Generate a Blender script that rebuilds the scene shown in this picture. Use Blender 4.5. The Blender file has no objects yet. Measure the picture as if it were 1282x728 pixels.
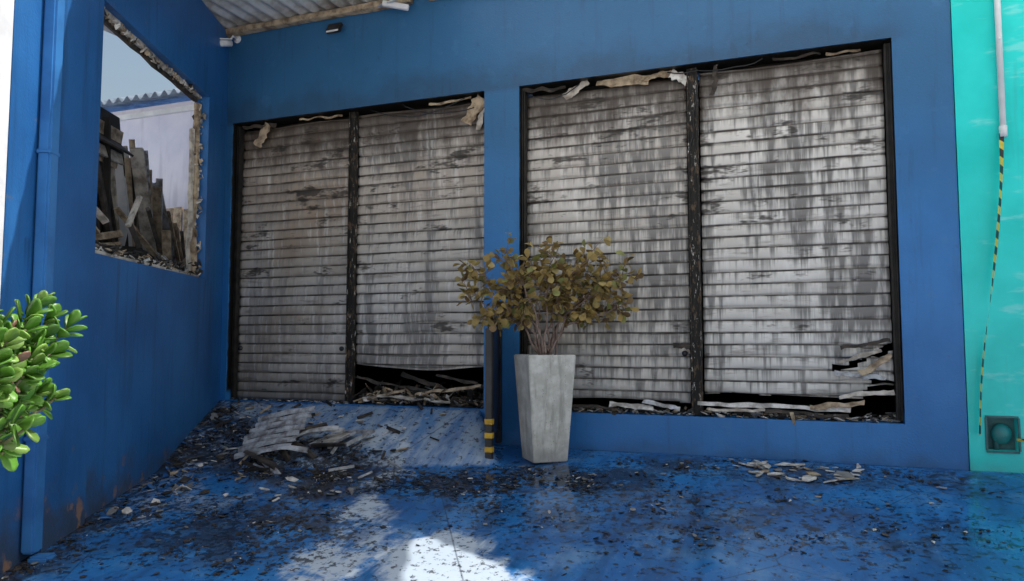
import bpy, bmesh, math, random
from mathutils import Vector, Matrix, noise, Euler
random.seed(7)
R=random.random
def U(a,b): return a+(b-a)*random.random()
sc=bpy.context.scene
sc.view_settings.view_transform='Standard'; sc.view_settings.look='None'; sc.view_settings.exposure=0

# ------------------------------------------------------------------ node helper
class G:
    def __init__(s,name):
        s.m=bpy.data.materials.new(name); s.m.use_nodes=True
        s.t=s.m.node_tree; s.b=s.t.nodes['Principled BSDF']
        s.geo=s.t.nodes.new('ShaderNodeNewGeometry')
        s.pos=s.geo.outputs['Position']
        s._sep=None
    def setv(s,sock,v):
        if isinstance(v,bpy.types.NodeSocket): s.t.links.new(v,sock)
        elif isinstance(v,(tuple,list)) and len(v)==3 and sock.type=='RGBA': sock.default_value=(*v,1)
        else: sock.default_value=v
    def math(s,op,a,b=0.0,c=0.0,clamp=False):
        n=s.t.nodes.new('ShaderNodeMath'); n.operation=op; n.use_clamp=clamp
        s.setv(n.inputs[0],a); s.setv(n.inputs[1],b); s.setv(n.inputs[2],c); return n.outputs[0]
    def vmul(s,v,k):
        n=s.t.nodes.new('ShaderNodeVectorMath'); n.operation='MULTIPLY'
        s.setv(n.inputs[0],v); n.inputs[1].default_value=k; return n.outputs[0]
    def xyz(s):
        if not s._sep:
            n=s.t.nodes.new('ShaderNodeSeparateXYZ'); s.t.links.new(s.pos,n.inputs[0]); s._sep=n
        return s._sep.outputs
    def comb(s,x,y,z):
        n=s.t.nodes.new('ShaderNodeCombineXYZ')
        for i,v in enumerate((x,y,z)): s.setv(n.inputs[i],v)
        return n.outputs[0]
    def noise(s,scale=1,detail=4,rough=.55,vec=None,k=None):
        n=s.t.nodes.new('ShaderNodeTexNoise'); v=vec if vec is not None else s.pos
        if k: v=s.vmul(v,k)
        s.t.links.new(v,n.inputs['Vector'])
        n.inputs['Scale'].default_value=scale; n.inputs['Detail'].default_value=min(detail,4); n.inputs['Roughness'].default_value=rough
        return n.outputs['Fac']
    def voro(s,scale,feature='F1',vec=None):
        n=s.t.nodes.new('ShaderNodeTexVoronoi'); n.feature=feature
        s.t.links.new(vec if vec is not None else s.pos,n.inputs['Vector']); n.inputs['Scale'].default_value=scale
        return n.outputs['Distance']
    def step(s,v,a,b,lo=0.0,hi=1.0):
        n=s.t.nodes.new('ShaderNodeMapRange'); n.interpolation_type='SMOOTHSTEP'
        if a>b: a,b,lo,hi=b,a,hi,lo
        s.setv(n.inputs['Value'],v)
        n.inputs['From Min'].default_value=a; n.inputs['From Max'].default_value=b
        n.inputs['To Min'].default_value=lo; n.inputs['To Max'].default_value=hi
        return n.outputs['Result']
    def mix(s,f,a,b):
        n=s.t.nodes.new('ShaderNodeMix'); n.data_type='RGBA'
        s.setv(n.inputs[0],f); s.setv(n.inputs[6],a); s.setv(n.inputs[7],b); return n.outputs[2]
    def attr(s,name):
        n=s.t.nodes.new('ShaderNodeAttribute'); n.attribute_name=name; return n
    def bump(s,h,strength=.3,dist=.01):
        n=s.t.nodes.new('ShaderNodeBump'); n.inputs['Strength'].default_value=strength; n.inputs['Distance'].default_value=dist
        s.setv(n.inputs['Height'],h); s.t.links.new(n.outputs[0],s.b.inputs['Normal'])
    def out(s,col,rough=.6,metal=0.0):
        s.setv(s.b.inputs['Base Color'],col); s.setv(s.b.inputs['Roughness'],rough); s.setv(s.b.inputs['Metallic'],metal)
        return s.m
    def translucent(s,col,f):
        tr=s.t.nodes.new('ShaderNodeBsdfTranslucent'); s.setv(tr.inputs[0],col)
        mx=s.t.nodes.new('ShaderNodeMixShader'); mx.inputs[0].default_value=f
        o=s.t.nodes['Material Output']; s.t.links.new(s.b.outputs[0],mx.inputs[1]); s.t.links.new(tr.outputs[0],mx.inputs[2]); s.t.links.new(mx.outputs[0],o.inputs[0])

def simple(name,a,b=None,rough=.6,metal=0,scale=6,bump=.2,bd=.005):
    g=G(name); b=b or tuple(c*.6 for c in a)
    f=g.step(g.noise(scale,4,.6),.35,.68)
    if bump>.15: g.bump(g.noise(scale*8,3),bump,bd)
    return g.out(g.mix(f,a,b),rough,metal)

# ------------------------------------------------------------------ mesh helpers
def mesh(name,vs,fs,mat=None,parent=None,smooth=False,midx=None,mats=None):
    me=bpy.data.meshes.new(name); me.from_pydata([tuple(v) for v in vs],[],fs); me.update()
    for m in (mats or ([mat] if mat else [])): me.materials.append(m)
    if midx: me.polygons.foreach_set('material_index',midx)
    if smooth: me.polygons.foreach_set('use_smooth',[True]*len(me.polygons))
    o=bpy.data.objects.new(name,me); sc.collection.objects.link(o)
    if parent: o.parent=parent
    return o
def empty(name,loc=(0,0,0)):
    o=bpy.data.objects.new(name,None); sc.collection.objects.link(o); return o
def box(name,c,s,mat,parent=None,rot=(0,0,0),bev=.006,rough=0,sub=0):
    bm=bmesh.new(); bmesh.ops.create_cube(bm,size=1)
    bmesh.ops.scale(bm,vec=s,verts=bm.verts)
    if bev: bmesh.ops.bevel(bm,geom=bm.edges[:],offset=min(bev,min(s)*.3),segments=2,affect='EDGES')
    if sub:
        bmesh.ops.subdivide_edges(bm,edges=[e for e in bm.edges if e.calc_length()>.15],cuts=sub,use_grid_fill=True)
    M=Matrix.Translation(c)@Euler(rot).to_matrix().to_4x4()
    for v in bm.verts:
        v.co=M@v.co
        if rough: v.co+=noise.noise_vector(v.co*9)*rough
    me=bpy.data.meshes.new(name); bm.to_mesh(me); bm.free(); me.materials.append(mat)
    o=bpy.data.objects.new(name,me); sc.collection.objects.link(o)
    if parent: o.parent=parent
    return o
def wall(name,us,zs,solid,T,front,back,mat,parent=None):
    """wall panel with openings, made of one closed surface; T(u,d,z)->world"""
    vs=[];idx={};fs=[]
    def V(i,j,k):
        if (i,j,k) not in idx:
            idx[(i,j,k)]=len(vs); vs.append(T(us[i],(front,back)[k],zs[j]))
        return idx[(i,j,k)]
    nu,nz=len(us)-1,len(zs)-1
    S=lambda i,j:0<=i<nu and 0<=j<nz and solid((us[i]+us[i+1])/2,(zs[j]+zs[j+1])/2)
    for i in range(nu):
        for j in range(nz):
            if not S(i,j): continue
            fs.append((V(i,j,0),V(i+1,j,0),V(i+1,j+1,0),V(i,j+1,0)))
            fs.append((V(i,j,1),V(i,j+1,1),V(i+1,j+1,1),V(i+1,j,1)))
            if not S(i-1,j): fs.append((V(i,j,0),V(i,j+1,0),V(i,j+1,1),V(i,j,1)))
            if not S(i+1,j): fs.append((V(i+1,j,0),V(i+1,j,1),V(i+1,j+1,1),V(i+1,j+1,0)))
            if not S(i,j-1): fs.append((V(i,j,0),V(i,j,1),V(i+1,j,1),V(i+1,j,0)))
            if not S(i,j+1): fs.append((V(i,j+1,0),V(i+1,j+1,0),V(i+1,j+1,1),V(i,j+1,1)))
    return mesh(name,vs,fs,mat,parent)
def tube(vs,fs,pts,rs,n=6):
    b=len(vs)
    for i,p in enumerate(pts):
        p=Vector(p); a=Vector(pts[max(0,i-1)]); c=Vector(pts[min(len(pts)-1,i+1)])
        d=(c-a).normalized(); x=d.orthogonal().normalized(); y=d.cross(x)
        r=rs[i] if isinstance(rs,(list,tuple)) else rs
        for k in range(n):
            t=2*math.pi*k/n; vs.append(p+x*math.cos(t)*r+y*math.sin(t)*r)
    for i in range(len(pts)-1):
        for k in range(n):
            fs.append((b+i*n+k,b+i*n+(k+1)%n,b+(i+1)*n+(k+1)%n,b+(i+1)*n+k))
    fs.append(tuple(b+k for k in range(n))[::-1]); fs.append(tuple(b+(len(pts)-1)*n+k for k in range(n)))
def tubeobj(name,pts,r,mat,parent=None,n=10):
    vs=[];fs=[]; tube(vs,fs,pts,r,n); return mesh(name,vs,fs,mat,parent,True)
def sm(x,a,b):
    t=max(0,min(1,(x-a)/(b-a))); return t*t*(3-2*t)

# ------------------------------------------------------------------ materials
def blue_wall():
    g=G('blue_paint'); x,y,z=g.xyz()
    c=g.mix(g.step(g.noise(1.3,4),.3,.7),(.018,.155,.43),(.032,.20,.52))
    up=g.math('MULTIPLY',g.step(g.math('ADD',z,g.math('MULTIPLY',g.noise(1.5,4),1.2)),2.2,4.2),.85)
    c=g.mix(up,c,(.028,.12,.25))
    st=g.step(g.noise(1,4,.65,k=(9,9,.7)),.52,.75)
    c=g.mix(g.math('MULTIPLY',st,.40),c,(.02,.055,.11))
    pat=g.step(g.noise(3.2,4,.7),.58,.66)
    c=g.mix(g.math('MULTIPLY',pat,.22),c,(.06,.20,.42))
    ch=g.step(g.noise(22,4,.7),.69,.73)
    c=g.mix(g.math('MULTIPLY',ch,.5),c,(.22,.27,.33))
    low=g.math('MULTIPLY',g.step(g.math('ADD',z,g.math('MULTIPLY',g.noise(4,4),.35)),.34,.04),.65)
    c=g.mix(low,c,(.03,.055,.09))
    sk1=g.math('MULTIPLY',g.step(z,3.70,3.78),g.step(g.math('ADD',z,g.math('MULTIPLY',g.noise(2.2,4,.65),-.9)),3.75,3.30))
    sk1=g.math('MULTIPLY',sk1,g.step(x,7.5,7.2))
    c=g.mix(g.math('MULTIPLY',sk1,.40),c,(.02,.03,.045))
    s=g.step(g.math('ADD',y,g.math('MULTIPLY',g.noise(12,3),.05)),.03,.055)
    s=g.math('MULTIPLY',s,g.step(z,.42,.50))
    c=g.mix(s,c,(.008,.007,.006))
    g.bump(g.math('ADD',g.noise(55,3,.6),g.math('MULTIPLY',g.noise(5,3),1.5)),.35,.006)
    return g.out(c,.45)
M_blue=blue_wall()
def left_wall_mat():
    g=G('blue_paint_side'); x,y,z=g.xyz()
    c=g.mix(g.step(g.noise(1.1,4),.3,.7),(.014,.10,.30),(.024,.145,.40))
    st=g.step(g.noise(1,4,.65,k=(8,8,.55)),.48,.72)
    c=g.mix(g.math('MULTIPLY',st,.45),c,(.012,.05,.12))
    sc1=g.step(g.noise(3.5,4,.75),.64,.71)
    c=g.mix(g.math('MULTIPLY',sc1,.5),c,(.10,.14,.22))
    low=g.step(g.math('ADD',z,g.math('MULTIPLY',g.noise(3.5,4,.65),1.1)),.66,.15)
    c=g.mix(g.math('MULTIPLY',low,.75),c,(.05,.055,.065))
    rust=g.math('MULTIPLY',low,g.step(g.noise(6,4),.57,.65))
    c=g.mix(g.math('MULTIPLY',rust,.7),c,(.36,.20,.11))
    dr=g.math('MULTIPLY',g.step(g.noise(1,3,.6,k=(5,5,.25)),.60,.68),g.math('MULTIPLY',g.step(z,1.79,1.76),g.step(z,.9,1.5)))
    c=g.mix(g.math('MULTIPLY',dr,.7),c,(.012,.016,.03))
    g.bump(g.math('ADD',g.noise(50,3,.6),g.math('MULTIPLY',g.noise(4,3),2)),.4,.006)
    return g.out(c,.42)
M_side=left_wall_mat()
def teal():
    g=G('teal_paint'); x,y,z=g.xyz()
    c=g.mix(g.step(g.noise(1.6,4),.3,.7),(.0,.62,.57),(.02,.76,.71))
    c=g.mix(g.math('MULTIPLY',g.step(g.noise(1,4,.6,k=(2,2,7)),.56,.68),.45),c,(.32,.86,.82))  # pale horizontal streaks: rippling light reflections painted into the colour
    c=g.mix(g.math('MULTIPLY',g.step(g.noise(1,4,.6,k=(14,14,.8)),.58,.75),.25),c,(.05,.36,.35))
    c=g.mix(g.math('MULTIPLY',g.step(g.math('ADD',z,g.math('MULTIPLY',g.noise(5,4),.3)),.32,.05),.5),c,(.08,.2,.2))
    return g.out(c,.38)
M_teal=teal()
M_white=simple('white_paint',(.80,.81,.83),(.62,.64,.67),.5,0,3)
M_soot=simple('soot',(.012,.011,.010),(.03,.026,.022),.85,0,5,.5,.01)
M_char=simple('charred_wood',(.02,.017,.015),(.07,.055,.045),.8,0,9,.6,.01)
M_tan=simple('scorched_timber',(.50,.40,.28),(.16,.11,.07),.75,0,9,.5,.008)
M_ply=simple('ash_board',(.60,.56,.50),(.22,.19,.16),.8,0,7,.4,.006)
M_black=simple('black_plastic',(.012,.013,.016),(.03,.03,.035),.35,0,6,.1)
M_yel=simple('yellow_paint',(.75,.45,.03),(.4,.22,.02),.45,0,14)
M_plaster=simple('plaster_flake',(.70,.68,.65),(.30,.28,.26),.8,0,12)
M_tin=simple('tin',(.52,.54,.57),(.16,.15,.15),.45,.2,11,.2)

def shutter_mat(name,brown,drip,off,dark=0.0):
    P=.115
    g=G(name); x,y,z=g.xyz()
    zz=g.math('DIVIDE',z,P); idx=g.math('FLOOR',zz); fr=g.math('FRACT',zz)
    base=g.mix(g.step(g.noise(1.2,4,.6),.3,.7),(.76,.75,.73),(.63,.61,.58))
    if dark: base=g.mix(dark,base,(.27,.23,.19))
    w=g.t.nodes.new('ShaderNodeTexWhiteNoise'); w.noise_dimensions='1D'; g.setv(w.inputs['W'],g.math('ADD',idx,off))
    base=g.mix(g.math('MULTIPLY',w.outputs['Value'],.22),base,(.30,.27,.23))
    bt=g.step(g.math('ADD',g.noise(.8,4,.65,k=(1.1,1,1.2)),g.math('MULTIPLY',z,.03)),.40,.72)
    base=g.mix(g.math('MULTIPLY',bt,brown),base,(.25,.165,.10))
    base=g.mix(brown*.35,base,(.36,.27,.19))
    v=g.comb(g.math('MULTIPLY',x,19),g.math('MULTIPLY',idx,.45),off)
    n=g.noise(1,3,.65,vec=v)
    col=g.noise(1,3,.6,k=(7,1,.28))
    big=g.noise(.7,3,.6,k=(1.3,1,1.1))
    th=g.math('ADD',g.math('ADD',g.math('MULTIPLY',n,1.2),g.math('MULTIPLY',col,1.0)),g.math('MULTIPLY',big,1.2))
    d=g.step(g.math('SUBTRACT',g.math('ADD',th,g.math('MULTIPLY',fr,.24)),1.81-.14*drip),0,.34)
    base=g.mix(g.math('MULTIPLY',d,min(.94,drip)),base,(.175,.17,.165))
    aw=g.step(g.noise(1,4,.65,k=(13,1,1.6)),.52,.68)
    base=g.mix(g.math('MULTIPLY',aw,.42),base,(.82,.81,.79))
    hs=g.step(g.noise(1,4,.7,k=(2.2,1,14)),.55,.72)
    base=g.mix(g.math('MULTIPLY',hs,.55),base,(.14,.11,.09))
    j=g.math('MAXIMUM',g.step(fr,.12,.02),g.step(fr,.88,.99))
    base=g.mix(g.math('MULTIPLY',j,g.step(g.noise(6,3,.6),.25,.6,.4,.97)),base,(.05,.04,.032))
    top=g.step(g.math('ADD',z,g.math('MULTIPLY',g.noise(1,4,.7,k=(4,1,1.6)),1.5)),3.72,4.45)
    base=g.mix(g.math('MULTIPLY',top,.88),base,(.055,.04,.03))
    bot=g.step(g.math('ADD',z,g.math('MULTIPLY',g.noise(3,4,.65),.6)),1.08,.62)
    base=g.mix(g.math('MULTIPLY',bot,.65),base,(.10,.09,.08))
    sb=g.step(g.math('ADD',g.noise(1,4,.75,k=(1.5,1,4.5)),g.math('MULTIPLY',g.step(z,1.2,3.2),.04)),.59,.68)
    base=g.mix(g.math('MULTIPLY',sb,.88),base,(.03,.024,.02))
    return g.out(base,.52,.1)

# ------------------------------------------------------------------ ground
def foot(x): return 1.75-.26*max(-.3,min(4,x))
def gz(x,y):
    if y>0.001: return -.05
    d=-y; base=-.12*min(d,8)
    z=base
    if x<6:
        f=foot(x)
        if d<f:
            r=.352*(1-d/f)+(-.12*f)*(d/f)
            k=max(0,min(1,((3.37+.62*d)-x)/.04))
            z=base+(r-base)*k
    return z
C0=Vector((-.118,0)); TD=Vector((.405,-.914)); ND=Vector((.914,.405))
def WP(s,o,z): p=C0+TD*s+ND*o; return Vector((p.x,p.y,z))
def seg(px,py,ax,ay,bx,by):
    a=Vector((ax,ay));b=Vector((bx,by));p=Vector((px,py)); t=max(0,min(1,(p-a).dot(b-a)/(b-a).length_squared))
    return (p-a-(b-a)*t).length
def ash_sunpatch(x,y):
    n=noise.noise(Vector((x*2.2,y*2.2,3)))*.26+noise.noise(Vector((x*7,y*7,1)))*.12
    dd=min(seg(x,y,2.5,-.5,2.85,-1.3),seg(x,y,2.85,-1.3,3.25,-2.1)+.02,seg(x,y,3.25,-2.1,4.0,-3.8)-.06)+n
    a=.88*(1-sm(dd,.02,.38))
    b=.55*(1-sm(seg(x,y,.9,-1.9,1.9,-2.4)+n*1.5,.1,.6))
    c=1-sm(seg(x,y,4.15,-2.75,4.9,-3.6)+n*.5,.30,.60)  # pale blob under the sun patch: its brightness is painted in
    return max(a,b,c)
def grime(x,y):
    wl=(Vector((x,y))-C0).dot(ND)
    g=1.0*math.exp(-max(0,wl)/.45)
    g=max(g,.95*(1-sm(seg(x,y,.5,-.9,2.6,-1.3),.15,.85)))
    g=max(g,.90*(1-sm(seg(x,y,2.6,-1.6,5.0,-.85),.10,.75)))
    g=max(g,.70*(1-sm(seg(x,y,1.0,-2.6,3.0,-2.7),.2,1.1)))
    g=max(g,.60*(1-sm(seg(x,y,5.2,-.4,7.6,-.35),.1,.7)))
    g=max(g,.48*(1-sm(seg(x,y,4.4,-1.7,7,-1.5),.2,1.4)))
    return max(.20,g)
xs=sorted(set([-400,-150,-60,-25,-12,-7,-5]+[round(-3.6+.05*i,3) for i in range(250)]+[9.5,11,14,25,60,150,400]))
ys=sorted(set([400,150,60,20,8,3,.6,.03,0.0]+[round(-.04*i,3) for i in range(1,110)]+[-4.8,-5.4,-6.2,-7.2,-8,-9,-12,-20,-50,-150,-400]))
vs=[];fs=[];cols=[]
for y in ys:
    for x in xs:
        z=gz(x,y)+(.006*noise.noise(Vector((x*1.5,y*1.5,0))) if -5<y<0 and -4<x<9.5 else 0)
        vs.append((x,y,z))
        if -5<y<=0 and -4<x<9.5:
            r=1.0 if (z>-.12*(-y)+.010 and x<5) else 0.0
            cols.append((r,ash_sunpatch(x,y),grime(x,y),1))
        else: cols.append((0,0,.20,1))
nx=len(xs)
for j in range(len(ys)-1):
    for i in range(nx-1):
        fs.append((j*nx+i,j*nx+i+1,(j+1)*nx+i+1,(j+1)*nx+i))
g=G('painted_concrete_floor'); x,y,z=g.xyz()
at=g.attr('m'); sp=g.t.nodes.new('ShaderNodeSeparateColor'); g.t.links.new(at.outputs['Color'],sp.inputs[0])
ramp_,ash_sun_,gr_=sp.outputs[0],sp.outputs[1],sp.outputs[2]
big=g.noise(1.2,4,.6)
strk=g.noise(1,4,.65,k=(5,.9,1))
c=g.mix(g.step(big,.3,.7),(.016,.12,.36),(.032,.20,.50))
worn=g.step(g.noise(2.4,4,.72),.50,.66)
c=g.mix(g.math('MULTIPLY',worn,.45),c,(.13,.25,.40))
c=g.mix(g.math('MULTIPLY',g.step(strk,.46,.66),.6),c,(.012,.055,.16))
c=g.mix(g.math('MULTIPLY',ramp_,g.step(g.noise(1,4,.7,k=(6,1.3,1)),.36,.64,.22,.95)),c,(.33,.42,.53))
ash_sun_n=g.step(g.math('MULTIPLY',g.math('MULTIPLY',ash_sun_,g.step(g.noise(4,4,.78),.28,.62,.30,1.3)),g.step(strk,.62,.40,.45,1.0)),.20,.85)
ash_sun_n=g.math('MAXIMUM',ash_sun_n,g.math('MULTIPLY',g.step(ash_sun_,.89,.99),g.step(g.noise(5,4,.7),.28,.42,.6,1.0)))  # top mask values whiten the floor where the sun patch falls
c=g.mix(g.math('MULTIPLY',ash_sun_n,.88),c,(.52,.60,.68))
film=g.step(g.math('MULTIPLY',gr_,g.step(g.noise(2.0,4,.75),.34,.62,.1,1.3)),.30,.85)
film=g.math('MULTIPLY',film,g.math('SUBTRACT',1.0,g.math('MULTIPLY',ash_sun_,.75)))
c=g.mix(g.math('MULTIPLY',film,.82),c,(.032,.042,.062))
nspk=g.noise(17,4,.72)
sp1=g.step(g.math('SUBTRACT',nspk,g.math('MULTIPLY',gr_,.17)),.42,.33)
c=g.mix(g.math('MULTIPLY',sp1,.85),c,(.014,.015,.018))
sp2=g.step(g.noise(45,3,.7),.665,.70)
c=g.mix(g.math('MULTIPLY',sp2,.5),c,(.40,.45,.52))
cr=g.step(g.voro(.55,'DISTANCE_TO_EDGE',g.vmul(g.pos,(1,1.3,1))),.006,.0)
c=g.mix(g.math('MULTIPLY',cr,.6),c,(.01,.02,.04))
street=g.step(y,-4.5,-4.7)
c=g.mix(street,c,(.72,.70,.66))
ro=g.math('ADD',g.step(big,.44,.52,.34,.04),g.math('MULTIPLY',g.step(nspk,.3,.7),.08))
ro=g.math('MAXIMUM',ro,g.math('MULTIPLY',street,.8))
g.bump(g.math('ADD',nspk,g.math('MULTIPLY',sp1,-.6)),.07,.006)
M_floor=g.out(c,ro)
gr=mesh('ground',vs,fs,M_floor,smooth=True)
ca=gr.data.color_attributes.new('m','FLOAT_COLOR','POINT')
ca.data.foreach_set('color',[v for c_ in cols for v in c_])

# ------------------------------------------------------------------ facade
shop=empty('burnt_shop_building')
OP=[(-.033,3.36),(3.757,7.285)]
def solidF(u,z):
    for a,b in OP:
        if a<u<b and .357<z<3.76: return False
    return True
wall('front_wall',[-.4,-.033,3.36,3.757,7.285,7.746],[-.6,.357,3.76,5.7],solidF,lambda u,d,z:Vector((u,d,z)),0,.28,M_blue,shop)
box('interior_floor',(3.7,3.0,.15),(7.9,5.4,.36),M_soot,shop,bev=0)
box('back_wall',(3.7,5.85,2.6),(8.1,.2,6),M_soot,shop,bev=0)
box('side_wall_west',(-.3,3.02,2.6),(.2,5.45,6),M_soot,shop,bev=0)
box('side_wall_east',(7.64,3.02,2.6),(.2,5.45,6),M_soot,shop,bev=0)
box('roof_slab',(3.67,3.0,5.8),(8.5,6.2,.2),simple('roof_concrete',(.35,.34,.33)),shop)

# shutters
def panel(name,x0,x1,top,bot,mat,seed,warp=.02,bow=0,parent=None,holes=None):
    P=.115; prof=[(0.0,.008),(.07,-.014),(.2,-.020),(.5,-.024),(.8,-.020),(.93,-.012)]
    nx=int((x1-x0)/.035); vs=[];fs=[]; rows=[]
    n0=int(.30/P); n1=int(top/P)+1
    for i in range(n0,n1):
        sl=noise.noise(Vector((i*1.7,seed,0)))
        for t,o in prof: rows.append(((i+t)*P,o,i,sl))
    ok={}
    for r,(z,o,i,sl) in enumerate(rows):
        for k in range(nx+1):
            x=x0+(x1-x0)*k/nx; u=k/nx
            yy=.165+o+warp*noise.noise(Vector((x*.9,z*.7,seed)))+.010*noise.noise(Vector((x*4,i*3.1,seed)))
            zz=z+.028*noise.noise(Vector((x*1.3,i*.45,seed+5)))+.014*sl*(u-.5)*2
            lowf=(1-sm(z,.45,1.25))
            zz+=bow*lowf*(math.sin(u*math.pi)-.35)
            yy+=-abs(bow)*.5*lowf*math.sin(u*math.pi)
            if holes: # curled, heat-torn corner
                q=sm(x,6.55,7.2)*(1-sm(abs(z-.86),.12,.42))
                zz+=q*.10*noise.noise(Vector((x*3.5,i*1.9,3))); yy+=q*(-.05+.07*noise.noise(Vector((x*3,i*2.7,8))))
            vs.append((x,yy,zz))
            ok[(r,k)]= bot(x)<=z<=top+.0
    for r in range(len(rows)-1):
        for k in range(nx):
            if ok[(r,k)] and ok[(r+1,k+1)] and not (holes and holes(vs[r*(nx+1)+k][0],rows[r][0])):
                a=r*(nx+1)+k; fs.append((a,a+1,a+nx+2,a+nx+1))
    o=mesh(name,vs,fs,mat,parent,True)
    m=o.modifiers.new('s','SOLIDIFY'); m.thickness=.003
    return o
nz=lambda x,s:noise.noise(Vector((x*3,s,0)))
shl=empty('roller_shutter'); shr=empty('roller_shutter.001')
panel('curtain_1',.02,1.60,3.70,lambda x:.36,shutter_mat('shutter_scorched',.70,.6,3.,.32),1,.02,0,shl)
panel('curtain_2',1.70,3.33,3.72,lambda x:.76+.03*nz(x,2),shutter_mat('shutter_mid',.42,.85,11.,.15),2,.03,-.08,shl)
panel('curtain_3',3.80,5.47,3.68,lambda x:.47+.03*nz(x,4),shutter_mat('shutter_ash',.26,.9,23.),3,.03,.012,shr)
def tear(x,z):
    w=.018+.030*sm(x,6.7,7.2)+.02*nz(x*3,9)
    zc=.80+.20*sm(x,6.7,7.25)+.03*nz(x*2,4)
    return (x>6.72+.05*nz(z*9,1) and abs(z-zc)<w) or (x>6.98+.08*nz(z*11,2) and abs(z-.70)<.025+.02*nz(x*6,6))
panel('curtain_4',5.60,7.22,3.72,lambda x:.56+.05*nz(x,7)+(.10 if x>7.0 else 0),shutter_mat('shutter_washed',.08,1.2,37.),4,.02,.012,shr,holes=tear)
g=G('burnt_rail'); x,y,z=g.xyz()
n1=g.noise(1,4,.7,k=(20,20,9))
c=g.mix(g.step(n1,.52,.64),(.012,.011,.010),(.12,.08,.05)); c=g.mix(g.step(g.noise(1,4,.75,k=(25,25,6)),.60,.65),c,(.60,.57,.53))
g.bump(n1,.8,.02); M_rail=g.out(c,.7,.1)
M_rdark=simple('sooted_steel',(.010,.010,.010),(.035,.03,.027),.6,.2,8,.4)
def rail(name,x,w,par,m=M_rail):
    box(name,(x,.13,2.06),(w,.06,3.38),m,par,bev=.004,rough=.006,sub=10)
    box(name+'_lip_a',(x-w*.5+.008,.092,2.06),(.014,.035,3.36),m,par,bev=.002,rough=.005,sub=10)
    box(name+'_lip_b',(x+w*.5-.008,.092,2.06),(.014,.035,3.36),m,par,bev=.002,rough=.005,sub=10)
rail('mid_rail',1.65,.085,shl); rail('mid_rail',5.535,.10,shr)
rail('edge_rail',.0,.04,shl,M_rdark); rail('edge_rail_2',3.345,.03,shl,M_rdark); rail('edge_rail',3.78,.04,shr,M_rdark); rail('edge_rail_2',7.255,.055,shr,M_rdark)
for i,(a,b,p) in enumerate([(0,1.62,shl),(1.68,3.34,shl),(3.79,5.48,shr),(5.59,7.24,shr)]):
    tubeobj('drum_%d'%(i+1),[(a,.33+.1,3.80),(b,.33+.1,3.80)],.10,M_soot,p)
for i,(x,z) in enumerate([(.06,.98),(1.52,.98),(5.42,.95)]):
    tubeobj('lock_%d'%i,[(x,.12,z),(x,.15,z)],.028,M_black,shl if x<3 else shr)

def strip(name,c,L,W,rot,mat,par,seed,amp=.05):
    vs=[];fs=[];n=14;m=4
    M=Matrix.Translation(c)@Euler(rot).to_matrix().to_4x4()
    for i in range(n+1):
        for j in range(m+1):
            u=(i/n-.5)*L; v=(j/m-.5)*W*(.75+.5*noise.noise(Vector((i*.5,seed,j*.3))))
            p=Vector((u,v,0)); p+=noise.noise_vector(Vector((u*7,v*9,seed)))*amp
            vs.append(M@p)
    for i in range(n):
        for j in range(m): a=i*(m+1)+j; fs.append((a,a+1,a+m+2,a+m+1))
    o=mesh(name,vs,fs,mat,par); s=o.modifiers.new('s','SOLIDIFY'); s.thickness=.006; return o
hd=empty('hanging_burnt_trim')
for i,(x,z,L,W,ry,m) in enumerate([(.36,3.60,.30,.16,-1.0,M_tan),(.30,3.71,.5,.05,.05,M_char),(3.20,3.58,.34,.20,-1.0,M_tan),(3.28,3.48,.22,.09,-1.3,M_ply),
      (2.9,3.72,.5,.03,-.05,M_tan),(4.0,3.72,.5,.05,.05,M_char),(4.35,3.68,.30,.10,-.45,M_ply),(4.85,3.70,.55,.12,.05,M_tan),(5.2,3.71,.30,.08,-.1,M_tan),
      (5.40,3.67,.18,.12,.5,M_plaster),(6.5,3.73,.4,.03,.03,M_char),(5.75,3.60,.3,.05,-1.4,M_char),(6.9,3.72,.3,.04,-.05,M_tan),(1.2,3.72,.6,.03,.03,M_tan)]):
    strip('strip_%d'%i,(x,.09,z),L,W,(1.45,ry,0),m,hd,i*3.3,.03)
def cable(name,a,b,sag,par,r=.006):
    a=Vector(a);b=Vector(b)
    pts=[a.lerp(b,t/12)+Vector((0,0,-sag*4*(t/12)*(1-t/12)))+noise.noise_vector(Vector((t*.6,a.x,1)))*.02 for t in range(13)]
    return tubeobj(name,pts,r,M_black,par,5)
cable('cable_1',(1.9,.07,3.74),(3.1,.07,3.74),.14,hd); cable('cable_2',(2.3,.08,3.75),(3.2,.08,3.62),.08,hd)
cable('cable_3',(3.82,.08,3.70),(4.4,.07,3.72),.1,hd); cable('cable_4',(5.6,.08,3.6),(5.5,.08,2.9),.02,hd); cable('cable_5',(5.3,.08,3.74),(6.2,.08,3.74),.05,hd)

def shard(vs,fs,mi,c,s,th,mat,tilt=.5,elr=(.35,1)):
    n=random.choice((4,4,5,6)); b=len(vs); E=Euler((U(-tilt,tilt),U(-tilt,tilt),U(0,6.28))).to_matrix(); el=U(*elr)
    a0=sorted(U(0,6.28) for _ in range(n)) if R()<.5 else [6.28*k/n+U(-.3,.3) for k in range(n)]
    for h in (-th/2,th/2):
        for a in a0: vs.append(Vector(c)+E@Vector((math.cos(a)*s,math.sin(a)*s*el,h)))
    fs.append(tuple(range(b+n-1,b-1,-1))); fs.append(tuple(range(b+n,b+2*n)))
    for k in range(n): fs.append((b+k,b+(k+1)%n,b+n+(k+1)%n,b+n+k))
    mi+= [mat]*(n+2)
DM=[M_soot,M_char,simple('grey_ash',(.22,.22,.22),(.10,.10,.10),.9),M_plaster,M_tan,simple('blue_flake',(.03,.14,.38),(.02,.07,.2),.6)]
vs=[];fs=[];mi=[]
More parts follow.
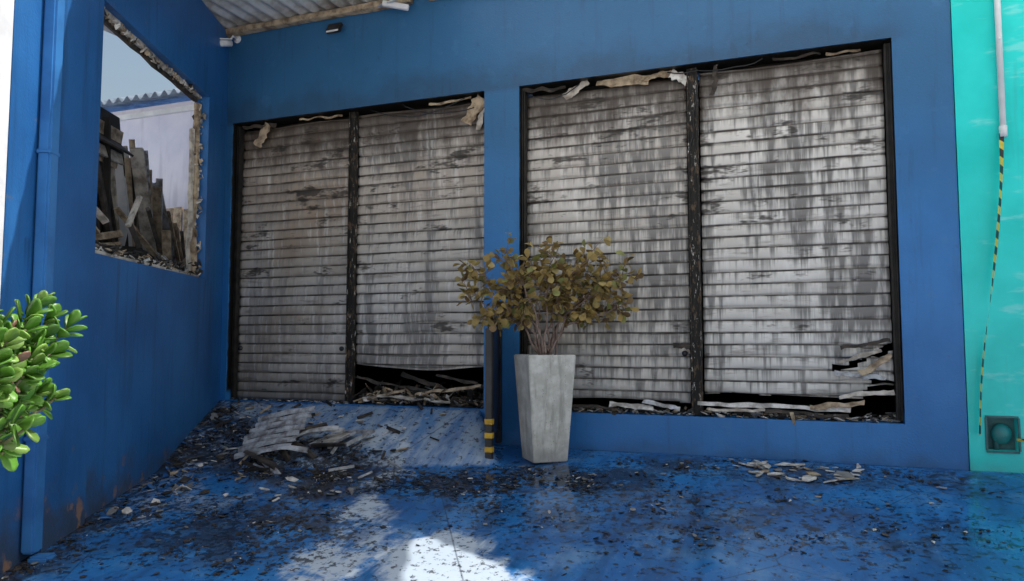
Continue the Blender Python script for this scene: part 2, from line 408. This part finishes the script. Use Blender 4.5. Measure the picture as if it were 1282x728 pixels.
for i in range(900):
    x=U(1.72,3.33); h=.36+.30*abs(noise.noise(Vector((x*3,0,9))))*U(0,1)
    shard(vs,fs,mi,(x,U(.06,.75),h+U(0,.18)*R()),U(.02,.11),U(.004,.02),random.choice((0,0,0,0,1,1,2,3,4,4)),.9,(.12,.8))
for i in range(450):
    x=U(3.8,7.25); k=random.choice((0,0,1,2,3,3,4))
    shard(vs,fs,mi,(x,U(.02,.30),.365+U(0,.07)*R()),U(.012,.06),U(.004,.012),k,.5)
for i in range(120):
    x=U(0,1.65); shard(vs,fs,mi,(x,U(.01,.10),.362+U(0,.02)),U(.01,.035),.006,random.choice((0,1,2,3)),.4)
mesh('threshold_rubble',vs,fs,mats=DM,midx=mi)
tp=empty('torn_shutter_slats')
for i,(x,y,z,L,W,rx,ry,m) in enumerate([(6.2,.06,.47,1.3,.06,1.2,.02,M_plaster),(5.9,.03,.43,.5,.05,.6,-.03,M_ply),(6.75,.05,.50,.45,.06,1.0,-.10,M_tan),
      (7.0,.06,.60,.45,.05,1.2,-.12,M_ply),(6.95,.07,.76,.40,.05,1.3,.12,M_tin),(7.08,.05,.86,.30,.08,1.1,-.65,M_tan),(7.0,.06,1.04,.42,.04,1.4,-.18,M_char),(6.95,.05,.93,.36,.04,1.2,-.30,M_ply),
      (4.9,.05,.43,.45,.08,.6,.06,M_plaster),(4.4,.05,.41,.7,.05,.5,.0,M_char),(5.2,.06,.45,.35,.06,1.0,.2,M_tin),(6.4,.0,.30,.24,.04,1.5,1.45,M_tan),(6.5,.05,.42,.7,.05,.8,.02,M_char),
      (5.40,.10,1.02,.16,.07,1.5,.1,M_char),(2.2,.10,.58,.9,.04,1.2,.16,M_char),(2.9,.08,.54,.8,.05,1.0,-.12,M_tan),(2.5,.05,.44,.9,.06,.4,.05,M_ply),(3.05,.12,.64,.6,.04,1.2,.20,M_char),(2.1,.06,.46,.6,.05,.9,-.25,M_tan),(2.6,.2,.60,.7,.06,1.1,.3,M_char)]):
    strip('slat_%d'%i,(x,y,z),L,W,(rx,ry,0),m,tp,40+i*2.1,.022)

# ------------------------------------------------------------------ left wall + window
SW=3.17; ZH=3.90
side=empty('side_boundary_wall')
def solidS(s,z): return not (.62<s<SW and 1.78<z<ZH)
wall('masonry',[0,.62,SW,4.24],[-.9,1.78,ZH,4.9],solidS,lambda u,d,z:WP(u,d,z),0,-.17,M_side,side)
rz=math.atan2(TD.y,TD.x)
def sbox(name,s,o,z,ls,lo,lz,mat,par,**k):
    return box(name,WP(s,o,z),(ls,lo,lz),mat,par,rot=(0,0,rz),**k)
sbox('pier',3.475,.02,2.0,.60,.07,5.79,M_side,side,bev=.012)
sbox('white_return',4.975,-.15,2.0,1.46,.30,5.9,M_white,side)
dp=empty('downpipe'); 
M_pipe=simple('blue_pipe_paint',(.045,.20,.50),(.03,.14,.38),.35,0,3,.05)
sbox('pipe',3.88,.055,2.2,.12,.09,5.15,M_pipe,dp,bev=.015)
sbox('pipe_shoe',3.88,.13,-.44,.13,.14,.10,M_pipe,dp,bev=.015)
for i,zb in enumerate((.4,2.4,4.2)): sbox('bracket_%d'%i,3.88,.054,zb,.132,.098,.03,M_pipe,dp)
wf=empty('burnt_window_frame')
def wstrip(name,s0,z0,s1,z1,o,w,t,mat,rough=.02):
    a=WP(s0,o,z0);b=WP(s1,o,z1); d=b-a; L=d.length; c=(a+b)/2
    q=d.to_track_quat('X','Z'); 
    box(name,c,(L,t,w),mat,wf,rot=q.to_euler(),bev=.004,rough=rough,sub=10)
wstrip('head_timber',.66,ZH-.02,SW-.05,ZH-.02,-.11,.04,.05,M_ply,.03)
wstrip('head_timber_inner',.66,ZH-.06,SW-.05,ZH-.05,-.15,.04,.04,M_char,.03)
wstrip('jamb_timber',.66,1.82,.66,ZH-.09,-.12,.06,.05,M_tan,.03)
wstrip('jamb_scorch',.71,1.82,.71,3.5,-.15,.04,.04,M_ply,.03)
wstrip('sill_remains',.68,1.80,SW-.05,1.80,-.10,.03,.12,M_ply,.012)
vs=[];fs=[];mi=[]
for i in range(600):
    shard(vs,fs,mi,WP(U(.65,SW-.05),-.17+U(-.1,.12),1.80+U(0,.14)*R()),U(.01,.06),U(.004,.015),random.choice((0,0,1,2,3,4)),.8)
for i in range(160):
    shard(vs,fs,mi,WP(U(.63,.68),U(-.16,-.05),U(1.8,ZH)),U(.01,.05),U(.004,.015),random.choice((1,2,3,4,4)),1.5)
for i in range(160):
    shard(vs,fs,mi,WP(U(.65,SW-.05),U(-.16,-.06),U(ZH-.05,ZH-.01)),U(.01,.05),U(.004,.015),random.choice((1,2,3,4,4)),1.5)
mesh('sill_rubble',vs,fs,mats=DM,midx=mi,parent=wf)

# yard behind the window
g=G('lavender_wall')
c=g.mix(g.step(g.noise(1.2,4,.6),.3,.7),(.74,.74,.84),(.62,.62,.75)); c=g.mix(g.math('MULTIPLY',g.step(g.noise(1,4,k=(5,5,.7)),.5,.7),.5),c,(.42,.42,.52))
M_lav=g.out(c,.7)
nb=empty('neighbour_house')
box('rear_wall',(-6.5,3.1,2.45),(9,.25,5.9),M_lav,nb)
box('parapet_band',(-6.5,2.96,5.25),(9,.08,.10),M_white,nb)
def corr(name,x0,x1,y0,y1,z0,z1,P,A,mat,par,seg_=8):
    vs=[];fs=[]; n=int((x1-x0)/P*seg_)
    for k in range(n+1):
        x=x0+(x1-x0)*k/n; h=A*math.sin(2*math.pi*(x-x0)/P)
        vs.append((x,y0,z0+h)); vs.append((x,y1,z1+h))
    for k in range(n): fs.append((2*k,2*k+2,2*k+3,2*k+1))
    o=mesh(name,vs,fs,mat,par,True); s=o.modifiers.new('s','SOLIDIFY'); s.thickness=.004; return o
M_tile=simple('weathered_roof_sheet',(.34,.42,.52),(.18,.22,.28),.7,0,4)
corr('roof_sheet',-11,-2,2.6,7,5.45,6.9,.22,.05,M_tile,nb)
pile=empty('burnt_timber_stack')
vs=[];fs=[];mi=[]
def plank(a,b,w,t,m):
    a=Vector(a);b=Vector(b); d=(b-a).normalized(); x=d.cross(Vector((0.4+U(-.3,.3),-1,0))).normalized(); y=d.cross(x); k=len(vs)
    for p in (a,b):
        for sx,sy in ((-1,-1),(1,-1),(1,1),(-1,1)): vs.append(p+x*sx*w/2+y*sy*t/2)
    fs.extend([(k,k+3,k+2,k+1),(k+4,k+5,k+6,k+7)]+[(k+i,k+(i+1)%4,k+4+(i+1)%4,k+4+i) for i in range(4)]); mi.extend([m]*6)
PM=[M_soot,M_char,M_ply,M_tan,M_tin,M_white]
for i in range(130):
    s=U(-2.6,1.5); o=-1.15-U(0,.7); k=(s+2.6)/4.1; top=2.65+.95*sm(k,.05,.60)+U(-.40,.1)
    sl=U(.2,1.4)
    a=WP(s-sl,o-U(-.2,.2),.3); b=WP(s,o-U(-.1,.2),top)
    plank(a,b,U(.04,.18),U(.02,.05),random.choice((0,1,1,2,2,2,3,3,4,5)) if k<.66 else random.choice((0,0,0,1,1,1,2,5)))
for i in range(34):
    s=U(-1.6,1.6); o=-U(.5,1.4); z=U(1.5,2.3); a=WP(s,o,z); b=WP(s+U(-.9,.9),o+U(-.3,.3),z+U(-.4,.5))
    plank(a,b,U(.04,.12),U(.02,.04),random.choice((0,1,1,2,3,3)))
for i in range(6): plank(WP(.2,-1.2,3.36+i*.035),WP(1.9,-1.3,3.40+i*.035),.45,.025,random.choice((1,0,3,2)))
mesh('planks',vs,fs,mats=PM,midx=mi,parent=pile)
box('charred_heap',WP(.0,-1.4,.9),(4.4,1.0,2.4),M_soot,pile,rot=(0,0,rz),rough=.15,sub=6)
fe=empty('timber_fence')
for i in range(22): box('board_%d'%i,(-6.2+i*.19,1.9+U(-.01,.01),1.5+U(-.08,.08)),(.17,.03,3.3),M_tan,fe)

# ------------------------------------------------------------------ canopy (metal sheets, then milky sheets added out of view for soft fill light)
can=empty('canopy_roof')
M_can=simple('corrugated_metal',(.62,.63,.64),(.30,.27,.24),.45,.1,3.5,.1)
g=G('fill_light_sheet'); c=g.mix(g.step(g.noise(1.5,3),.3,.7),(.93,.94,.94),(.85,.87,.87)); g.out(c,.5); g.translucent(c,.66); M_fill=g.m
P=.18;A=.022;vs=[];fs=[];mi=[]; FE=-3.0; XE=11.8
VX,VY=6.57,-1.10
def xcut(xx):  # added wedge opening, shaped to let the sun patch through; open to front edge
    if VX<xx<XE:
        return max(VY-(xx-VX)*(.86/.44),FE),VY-(xx-VX)*(.50/1.16)
    return None
n=int((XE+1.6)/P*8); cols_=[]
for k in range(n+1):
    xx=-1.6+(XE+1.6)*k/n; h=A*math.sin(2*math.pi*xx/P); c=xcut(xx)
    cols_.append((xx,h,(0.0,max(FE,c[1]) if c else FE),(c[0],FE) if c and c[0]>FE+.01 else None))
for k in range(n):
    a,b=cols_[k],cols_[k+1]
    def q(ya,yb,yc,yd):
        i=len(vs); vs.extend([(a[0],ya,4.95+a[1]),(b[0],yc,4.95+b[1]),(b[0],yd,4.95+b[1]),(a[0],yb,4.95+a[1])]); fs.append((i,i+1,i+2,i+3)); mi.append(1 if a[0]>2.9 else 0)
    q(a[2][0],a[2][1],b[2][0],b[2][1])
    if a[3] and b[3]: q(a[3][0],a[3][1],b[3][0],b[3][1])
mesh('roof_sheets',vs,fs,None,can,True,midx=mi,mats=[M_can,M_fill])
box('wall_plate',(.95,-.07,4.885),(3.1,.10,.07),M_tan,can,rough=.012,sub=10)
box('wall_plate_far',(7.2,-.06,4.885),(9.0,.09,.07),M_tan,can)
box('purlin_0',(2.4,-1.2,4.885),(7.6,.06,.07),M_tan,can)
box('purlin_1',(3.0,-2.9,4.885),(8.2,.06,.07),M_tan,can)
box('bracket',(2.35,-.16,4.80),(.30,.05,.06),M_white,can,rot=(0,.2,.3))
tubeobj('bracket_rod',[(2.1,-.1,4.86),(2.45,-.3,4.80),(2.55,-.45,4.86)],.016,M_white,can)

# ------------------------------------------------------------------ small fixtures
cam_=empty('security_camera')
tubeobj('body',[(.03,-.13,4.72),(-.03,-.32,4.66)],.04,M_white,cam_,16)
tubeobj('lens',[(-.03,-.322,4.66),(-.033,-.335,4.655)],.032,M_black,cam_,16)
tubeobj('arm',[(.02,-.0,4.82),(.03,-.10,4.82),(.02,-.17,4.74)],.014,M_white,cam_)
tubeobj('base',[(.02,-.002,4.82),(.02,-.025,4.82)],.05,M_white,cam_,16)
box('sunshield',(.0,-.23,4.735),(.085,.22,.012),M_white,cam_,rot=(.3,0,-.3))
fl=empty('floodlight')
box('housing',(1.50,-.09,4.70),(.19,.05,.13),M_black,fl,rot=(-.5,0,0),bev=.01)
g=G('lamp_glass'); M_gl=g.out((.85,.87,.88),.15); box('glass',(1.50,-.117,4.687),(.16,.012,.10),M_gl,fl,rot=(-.5,0,0))
box('yoke',(1.50,-.03,4.75),(.05,.06,.03),M_black,fl)

# teal neighbour
tb=empty('teal_building')
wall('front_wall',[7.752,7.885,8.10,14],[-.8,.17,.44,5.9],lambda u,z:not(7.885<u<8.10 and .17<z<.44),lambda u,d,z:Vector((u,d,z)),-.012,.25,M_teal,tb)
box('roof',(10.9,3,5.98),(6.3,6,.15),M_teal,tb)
mh=empty('meter_niche')
M_fr=simple('grey_frame',(.07,.20,.21),(.04,.11,.12))
box('niche_back',(7.992,.10,.305),(.24,.02,.29),M_fr,mh,bev=0)
bm=bmesh.new(); bmesh.ops.create_uvsphere(bm,u_segments=20,v_segments=12,radius=.075)
for v in bm.verts: v.co=Vector((v.co.x*1.0+8.0,v.co.y*.7+.06,v.co.z*1.15+.30))
me=bpy.data.meshes.new('meter_body'); bm.to_mesh(me); bm.free(); me.materials.append(simple('meter_teal',(.02,.32,.32),(.04,.2,.2),.4)); me.polygons.foreach_set('use_smooth',[True]*len(me.polygons))
o=bpy.data.objects.new('meter_body',me); sc.collection.objects.link(o); o.parent=mh
tubeobj('supply_pipe',[(7.96,.05,.17),(7.96,.06,.26),(8.0,.06,.30)],.018,M_fr,mh,10)
for nm,c_,s_ in (('frame_top',(7.99,-.018,.448),(.235,.02,.016)),('frame_bottom',(7.99,-.018,.162),(.235,.02,.016)),('frame_l',(7.877,-.018,.305),(.016,.02,.27)),('frame_r',(8.108,-.018,.305),(.016,.02,.27))):
    box(nm,c_,s_,M_fr,mh,bev=.003)
wp=empty('white_conduit')
tubeobj('pipe',[(8.085,-.05,2.80),(8.085,-.05,5.2)],.024,M_white,wp,14)
tubeobj('end_cap',[(8.085,-.05,2.77),(8.085,-.05,2.86)],.03,M_white,wp,14)
tubeobj('clip',[(8.085,-.01,3.6),(8.085,-.08,3.6)],.012,M_white,wp)
g=G('hazard_tape_plastic'); x,y,z=g.xyz()
f=g.math('FRACT',g.math('MULTIPLY',g.math('ADD',z,g.math('MULTIPLY',x,.6)),7.0)); f=g.math('GREATER_THAN',f,.5)
M_tape=g.out(g.mix(f,(.02,.02,.02),(.60,.50,.06)),.35)
vs=[];fs=[]
n=60
for i in range(n+1):
    t=i/n; x=8.07-.245*t+.02*math.sin(t*6); z=2.80-2.50*t; y=-.06-.03*math.sin(t*3.14)-.01*math.sin(t*14); tw=t*5+.6*math.sin(t*11)
    w=.019; vs.append((x-w*math.cos(tw*.5),y-.02*math.sin(tw),z)); vs.append((x+w*math.cos(tw*.5),y+.02*math.sin(tw),z))
for i in range(n): fs.append((2*i,2*i+1,2*i+3,2*i+2))
mesh('hazard_tape',vs,fs,M_tape)
vs=[];fs=[]
for i in range(21):
    t=i/20; vs.append((8.08+.9*t,-.05,.27-.02*math.sin(t*3)-.012)); vs.append((8.08+.9*t,-.06,.27-.02*math.sin(t*3)+.012))
for i in range(20): fs.append((2*i,2*i+1,2*i+3,2*i+2))
mesh('hazard_tape.001',vs,fs,M_tape)

# ------------------------------------------------------------------ ramp guard rail
gd=empty('ramp_guard_rail')
fx,fy=3.70,-.66; bx_,by_=3.56,-.07
fz=gz(fx+.1,fy); 
box('front_post',(fx,fy,(fz+1.19)/2),(.07,.05,1.19-fz),M_black,gd)
for i,zc in enumerate((.03,.16,.29)): box('yellow_band_%d'%i,(fx,fy,zc+.02),(.076,.056,.055),M_yel,gd,bev=.003)
box('back_post',(bx_,by_,.68),(.06,.05,1.3),M_black,gd)
a=Vector((fx,fy,1.17));b=Vector((bx_,by_,1.33)); tubeobj('top_rail',[a,b],.028,M_black,gd)
M_gp=simple('dark_blue_panel',(.012,.03,.09),(.02,.02,.03),.4,0,5)
vs=[(fx,fy,.05),(bx_,by_,.2),(bx_,by_,1.28),(fx,fy,1.12)]
o=mesh('infill_panel',vs,[(0,1,2,3)],M_gp,gd); s=o.modifiers.new('s','SOLIDIFY'); s.thickness=.02

# ------------------------------------------------------------------ planter with dead shrub
g=G('cast_concrete'); x,y,z=g.xyz()
c=g.mix(g.step(g.noise(7,4,.65),.35,.65),(.66,.65,.61),(.48,.47,.43))
c=g.mix(g.math('MULTIPLY',g.step(g.noise(1,4,.6,k=(14,14,2)),.50,.7),.6),c,(.26,.25,.22))
c=g.mix(g.math('MULTIPLY',g.step(g.math('ADD',z,g.math('MULTIPLY',g.noise(8,4),.3)),.32,.08),.5),c,(.16,.16,.17))
c=g.mix(g.step(g.voro(34),.12,.07),c,(.10,.095,.09))
g.bump(g.noise(40,4,.7),.4,.006); M_conc=g.out(c,.75)
def planter(name,cx,cy,z0,z1,wb,wt,rot):
    bm=bmesh.new(); E=Matrix.Rotation(rot,4,'Z')
    rings=[(wb,z0),(wb*1.01,z0+.03),(wt,z1-.0),(wt-.07,z1),(wt-.09,z1-.10)]
    rr=[]
    for w,z in rings:
        rr.append([bm.verts.new(Matrix.Translation((cx,cy,z))@E@Vector((sx*w/2,sy*w/2,0))) for sx,sy in ((-1,-1),(1,-1),(1,1),(-1,1))])
    bm.faces.new(rr[0][::-1])
    for i in range(len(rr)-1):
        for k in range(4): bm.faces.new((rr[i][k],rr[i][(k+1)%4],rr[i+1][(k+1)%4],rr[i+1][k]))
    bm.faces.new(rr[-1]); 
    bmesh.ops.bevel(bm,geom=[e for e in bm.edges],offset=.008,segments=2,affect='EDGES')
    me=bpy.data.meshes.new(name); bm.to_mesh(me); bm.free(); me.materials.append(M_conc)
    o=bpy.data.objects.new(name,me); sc.collection.objects.link(o); return o
px,py=4.17,-.42; pz=gz(px,py)-.005
planter('concrete_planter',px,py,pz,.94,.34,.47,math.radians(38))
def leaf(vs,fs,cols,base,d,up,L,W,cup,col):
    d=d.normalized(); s=d.cross(up)
    if s.length<.01: s=d.orthogonal()
    s.normalize(); n=s.cross(d); b=len(vs)
    T=[0,.3,.62,.88,1.0]; Wd=[.04,.30,.5,.36,.06]; 
    for t,w in zip(T,Wd):
        c=base+d*L*t+n*(-cup*L*t*t)
        vs.append(c-s*W*w*1.0+n*W*.12*w*2); vs.append(c); vs.append(c+s*W*w+n*W*.12*w*2)
        e=.85+.3*t
        for _ in range(3): cols.append((col[0]*e,col[1]*e,col[2]*e,1))
    for i in range(4):
        a=b+i*3; fs.append((a,a+1,a+4,a+3)); fs.append((a+1,a+2,a+5,a+4))
def leafmat(name,rough,sss):
    g=G(name); at=g.attr('lc')
    if sss==0:
        n=g.noise(40,3,.6); c=g.mix(g.math('MULTIPLY',g.step(n,.5,.7),.30),at.outputs['Color'],(.08,.045,.02))
    else: c=at.outputs['Color']
    m=g.out(c,rough); g.translucent(at.outputs['Color'],.25)
    return m
def addcol(o,cols):
    ca=o.data.color_attributes.new('lc','FLOAT_COLOR','POINT'); ca.data.foreach_set('color',[v for c_ in cols for v in c_])
rnd=random.Random(21)
sh=empty('dried_shrub')
sv=[];sf=[];lv=[];lf=[];lc=[]
M_bark=simple('dry_bark',(.27,.20,.17),(.15,.10,.08),.8,0,20)
base=Vector((px,py,.86))
def drycol():
    k=rnd.random()
    if k<.50: c=(.38,.27,.09)
    elif k<.75: c=(.50,.39,.15)
    elif k<.90: c=(.19,.12,.05)
    else: c=(.24,.25,.08)
    e=rnd.uniform(.6,1.15); return tuple(v*e for v in c)
RX=Vector((.934,.357,0))
def rv(a): return Vector((rnd.uniform(-a,a),rnd.uniform(-a,a),rnd.uniform(-a,a)))
def twig(a,b,r0,r1,n=6,w=.03):
    pts=[a.lerp(b,i/n)+(rv(w) if 0<i<n else Vector((0,0,0))) for i in range(n+1)]
    tube(sv,sf,pts,[r0+(r1-r0)*i/n for i in range(n+1)],6); return pts
tips=[(-.80,.10,.62),(-.66,-.1,.95),(-.42,.15,.76),(-.28,-.15,1.04),(-.08,.1,.94),(.08,-.05,1.06),(.27,.12,.88),(.44,-.1,1.04),(.62,.1,.84),(.80,-.05,.92),(.80,0,.58),(.42,.15,.54),(-.38,-.2,.52),(.15,.1,.70)]
for (tx,ty,tz) in tips:
    end=base+RX*tx*rnd.uniform(.90,1.0)+Vector((0,ty+rnd.uniform(-.1,.1)-.05,tz*rnd.uniform(.92,1.0)))
    b0=base+Vector((rnd.uniform(-.08,.08),rnd.uniform(-.08,.08),0))
    mid=b0.lerp(end,.45)+Vector((-RX.x*tx*.18,0,.10))
    p1=twig(b0,mid,.012,.009,5,.018); p2=twig(mid,end,.009,.004,6,.03)
    for p in [q for q in p2[2:]]+([p1[-1]] if rnd.random()<.6 else []):
        for _ in range(3):
            dirv=((end-mid).normalized()*.6+rv(1.0)); dirv.z+=.15; dirv.normalize()
            e=p+dirv*rnd.uniform(.06,.24)
            if e.z<base.z+.33: continue
            q=twig(p,e,.005,.0025,3,.012)
            for m in q[1:]:
                for _k in range(2):
                    if rnd.random()<.12: continue
                    dd=(dirv*.4+rv(1.0)+Vector((0,0,-.25))).normalized()
                    st=m+dd*.015
                    leaf(lv,lf,lc,st,dd,(Vector((0,0,1))+rv(.9)).normalized(),rnd.uniform(.06,.10),rnd.uniform(.055,.08),rnd.uniform(-.1,.35),drycol())
mesh('stems',sv,sf,M_bark,sh,True)
o=mesh('leaves',lv,lf,leafmat('dry_leaf',.6,0),sh,True); addcol(o,lc)
box('soil',(px,py,.85),(.36,.36,.04),simple('soil_earth',(.05,.035,.025)),sh,rot=(0,0,math.radians(38)),rough=.02)

# ------------------------------------------------------------------ green jade shrub in tall planter
def camw(X,Y): return Vector((6.42+.934*X-.357*Y, -7.18+.357*X+.934*Y))
jp=camw(-2.36,3.0); jz=gz(jp.x,jp.y)
planter('concrete_planter.001',jp.x,jp.y,jz,.38,.26,.36,.3)
js=empty('jade_plant'); sv=[];sf=[];lv=[];lf=[];lc=[]
cc=Vector((jp.x,jp.y,.96)); b0=Vector((jp.x,jp.y,.36))
def gcol():
    e=rnd.uniform(.6,1.2)
    return (.11*e,.28*e,.035*e) if rnd.random()<.75 else (.20*e,.36*e,.07*e)
for i in range(190):
    v=Vector((rnd.gauss(0,1),rnd.gauss(0,1),rnd.gauss(0,1))).normalized(); rad=rnd.uniform(.55,1.05)
    if v.z<-.93: continue
    p=cc+Vector((v.x*.52*rad,v.y*.52*rad,v.z*.48*rad))
    ax=(v+Vector((0,0,.5))+rv(.3)).normalized()
    fork=b0.lerp(p,.5)+Vector((0,0,.05))
    if i%3==0: twig(b0+rv(.04),fork,.016,.010,4,.015)
    twig(fork,p,.009,.006,4,.01)
    s1=ax.orthogonal().normalized(); s2=ax.cross(s1)
    for k in range(9):
        a=k*2.4+rnd.uniform(-.3,.3); el=.15+.75*(k/9)+rnd.uniform(-.15,.15)
        dd=(s1*math.cos(a)+s2*math.sin(a))*(1.15-el)+ax*el
        leaf(lv,lf,lc,p-ax*.05*(1-k/9)*2,dd,ax,rnd.uniform(.07,.105),rnd.uniform(.042,.058),rnd.uniform(-.2,.1),gcol() if rnd.random()<.975 else (.26,.15,.11))
mesh('stems',sv,sf,simple('jade_stem',(.16,.17,.08),(.1,.09,.05),.7),js,True)
o=mesh('leaves',lv,lf,leafmat('jade_leaf',.38,1),js,True); addcol(o,lc)
s=o.modifiers.new('s','SOLIDIFY'); s.thickness=.006

# ------------------------------------------------------------------ floor rubble
vs=[];fs=[];mi=[];cnt=0;tries=0
while cnt<6000 and tries<200000:
    tries+=1
    x=U(-.1,8.2); y=-U(0.01,4.3)
    wl=(Vector((x,y))-C0).dot(ND)
    if wl<.03: continue
    gdv=grime(x,y)-.10
    cl=sm(noise.noise(Vector((x*2.3,y*2.3,5)))+.5*noise.noise(Vector((x*6,y*6,8))),-.1,.5)
    if R()>gdv**2*(.06+.94*cl)+.002: continue
    if ash_sunpatch(x,y)>.5 and R()<.75: continue
    if x>4.0 and x<4.36 and -.6<y<-.2: continue
    s=.004+.030*R()**3.4; k=R()
    m=0 if k<.56 else 1 if k<.84 else 2 if k<.91 else 3 if k<.95 else 4 if k<.97 else 5
    shard(vs,fs,mi,(x,y,gz(x,y)+.004+s*.10),s,U(.002,.005),m,.3,(.25,1)); cnt+=1
def chunk(x,y,s,m,t=.3): shard(vs,fs,mi,(x,y,gz(x,y)+.009+s*.10),s,U(.004,.012),m,t,(.2,.8))
for i in range(120):
    x=U(-.0,3.0); y=-U(.1,2.2)
    if (Vector((x,y))-C0).dot(ND)<.08: continue
    chunk(x,y,U(.03,.085),random.choice((0,1,1,2,2,3,3,4,5)))
for i in range(50): chunk(U(5.9,6.9),-U(.12,.60),U(.02,.10),random.choice((3,3,3,2,4)),.2)
for i in range(10): chunk(U(6.2,8.2),-U(.5,1.6),U(.015,.045),random.choice((3,2,4)),.15)
for i in range(30): chunk(U(3.8,5.8),-U(.1,1.2),U(.015,.05),random.choice((0,1,1,2)),.3)
for i in range(90):
    s=U(.3,3.2); o=U(.05,.6); p=C0+TD*s+ND*o; chunk(p.x,p.y,U(.02,.07),random.choice((0,1,2,2,3,5)),.6)
mesh('fire_rubble',vs,fs,mats=DM,midx=mi)

# fallen bent shutter slats + frame
lou=empty('fallen_shutter_slats')
O=Vector((1.46,-.95,gz(1.46,-.95)+.12)); E=Euler((.50,-.20,.22)).to_matrix().to_4x4()
def bent(name,c,L,W,th,bend,tw,mat,par,EE,OO):
    vv=[];ff=[];n=10
    M=Matrix.Translation(OO)@EE@Matrix.Translation(c)
    for i in range(n+1):
        u=i/n-.5; zc=bend*(1-4*u*u)+.004*math.sin(i*1.3+c[1]*30); a=tw*u*2+.35
        for (yy,zz) in ((-W/2,0),(-W/4,th*1.2),(W/4,th*1.2),(W/2,0)):
            vv.append(M@Vector((u*L,yy*math.cos(a)-zz*math.sin(a),zc+yy*math.sin(a)+zz*math.cos(a))))
    for i in range(n):
        for j in range(3): a=i*4+j; ff.append((a,a+1,a+5,a+4))
    o=mesh(name,vv,ff,mat,par); s=o.modifiers.new('s','SOLIDIFY'); s.thickness=.004
for i in range(7):
    bent('slat_%d'%i,(U(-.02,.02)+i*.016,-.28+i*.086,.02+i*.010+U(-.006,.006)),.62+U(-.04,.04),.060,.012,.010+U(-.008,.014),U(-.15,.15),M_tin,lou,E,O)
for i in range(8):
    bent('loose_slat_%d'%i,(.30+U(-.2,.2),-.40+i*.07,-.06),.5,.055,.012,U(.0,.06),.4,M_char if i%2 else M_tin,lou,E@Euler((-.3,.12,U(-.9,.6))).to_matrix().to_4x4(),O)
fr=empty('fallen_metal_frame'); O2=Vector((2.16,-.80,gz(2.16,-.80)+.08)); E2=Euler((.30,-.1,-.35)).to_matrix().to_4x4()
def lb(name,c,s,m,par,EE,OO):
    b=box(name,(0,0,0),s,m,par,bev=.003)
    b.data.transform(Matrix.Translation(OO)@EE@Matrix.Translation(c))
for nm,c_,s_ in (('bar_a',(0,.16,0),(.62,.04,.03)),('bar_b',(0,-.16,0),(.62,.04,.03)),('bar_c',(-.30,0,.002),(.035,.36,.035)),('bar_d',(.30,0,.002),(.035,.36,.035)),('bar_e',(.05,0,.004),(.03,.34,.02))):
    lb(nm,c_,s_,M_tin if nm!='bar_b' else M_char,fr,E2,O2)
lb('glass_remains',(-.12,.0,0),(.3,.28,.005),M_ply,fr,E2,O2)
st=empty('burnt_sticks'); vs=[];fs=[];mi=[]
for i in range(50):
    x=U(.2,3.2); y=-U(.05,1.5)
    if (Vector((x,y))-C0).dot(ND)<.25: continue
    a=U(0,3.14); L=U(.08,.30); p=Vector((x,y,gz(x,y)+.015)); q=Vector((x+math.cos(a)*L,y+math.sin(a)*L*.5,0)); q.z=gz(q.x,min(q.y,-.02))+.02+U(0,.04)
    plank(p,q,U(.012,.035),U(.006,.015),random.choice((0,1,1,3,4)))
mesh('sticks',vs,fs,mats=PM,midx=mi,parent=st)

# ------------------------------------------------------------------ light
w=bpy.data.worlds.new('World'); sc.world=w; w.use_nodes=True; nt=w.node_tree
sk=nt.nodes.new('ShaderNodeTexSky'); sk.sky_type='NISHITA'; sk.sun_disc=False
S=Vector((.50*.9,.50*.43,.866)).normalized()
sk.sun_elevation=math.asin(S.z); sk.sun_rotation=math.atan2(S.x,S.y)
sk.dust_density=5; sk.air_density=1.6; sk.ozone_density=.8
bg=nt.nodes['Background']; bg.inputs[1].default_value=.15; nt.links.new(sk.outputs[0],bg.inputs[0])
l=bpy.data.lights.new('sun','SUN'); l.energy=5; l.angle=math.radians(.5); l.color=(1,.95,.88)
lo=bpy.data.objects.new('sun',l); sc.collection.objects.link(lo); lo.rotation_euler=S.to_track_quat('Z','Y').to_euler()
cd=bpy.data.cameras.new('camera'); cd.sensor_width=36; cd.lens=26.0; cd.clip_end=1500
co=bpy.data.objects.new('camera',cd); sc.collection.objects.link(co)
co.location=(6.42,-7.18,1.07); co.rotation_euler=(math.radians(93.9),0,math.radians(20.9)); sc.camera=co
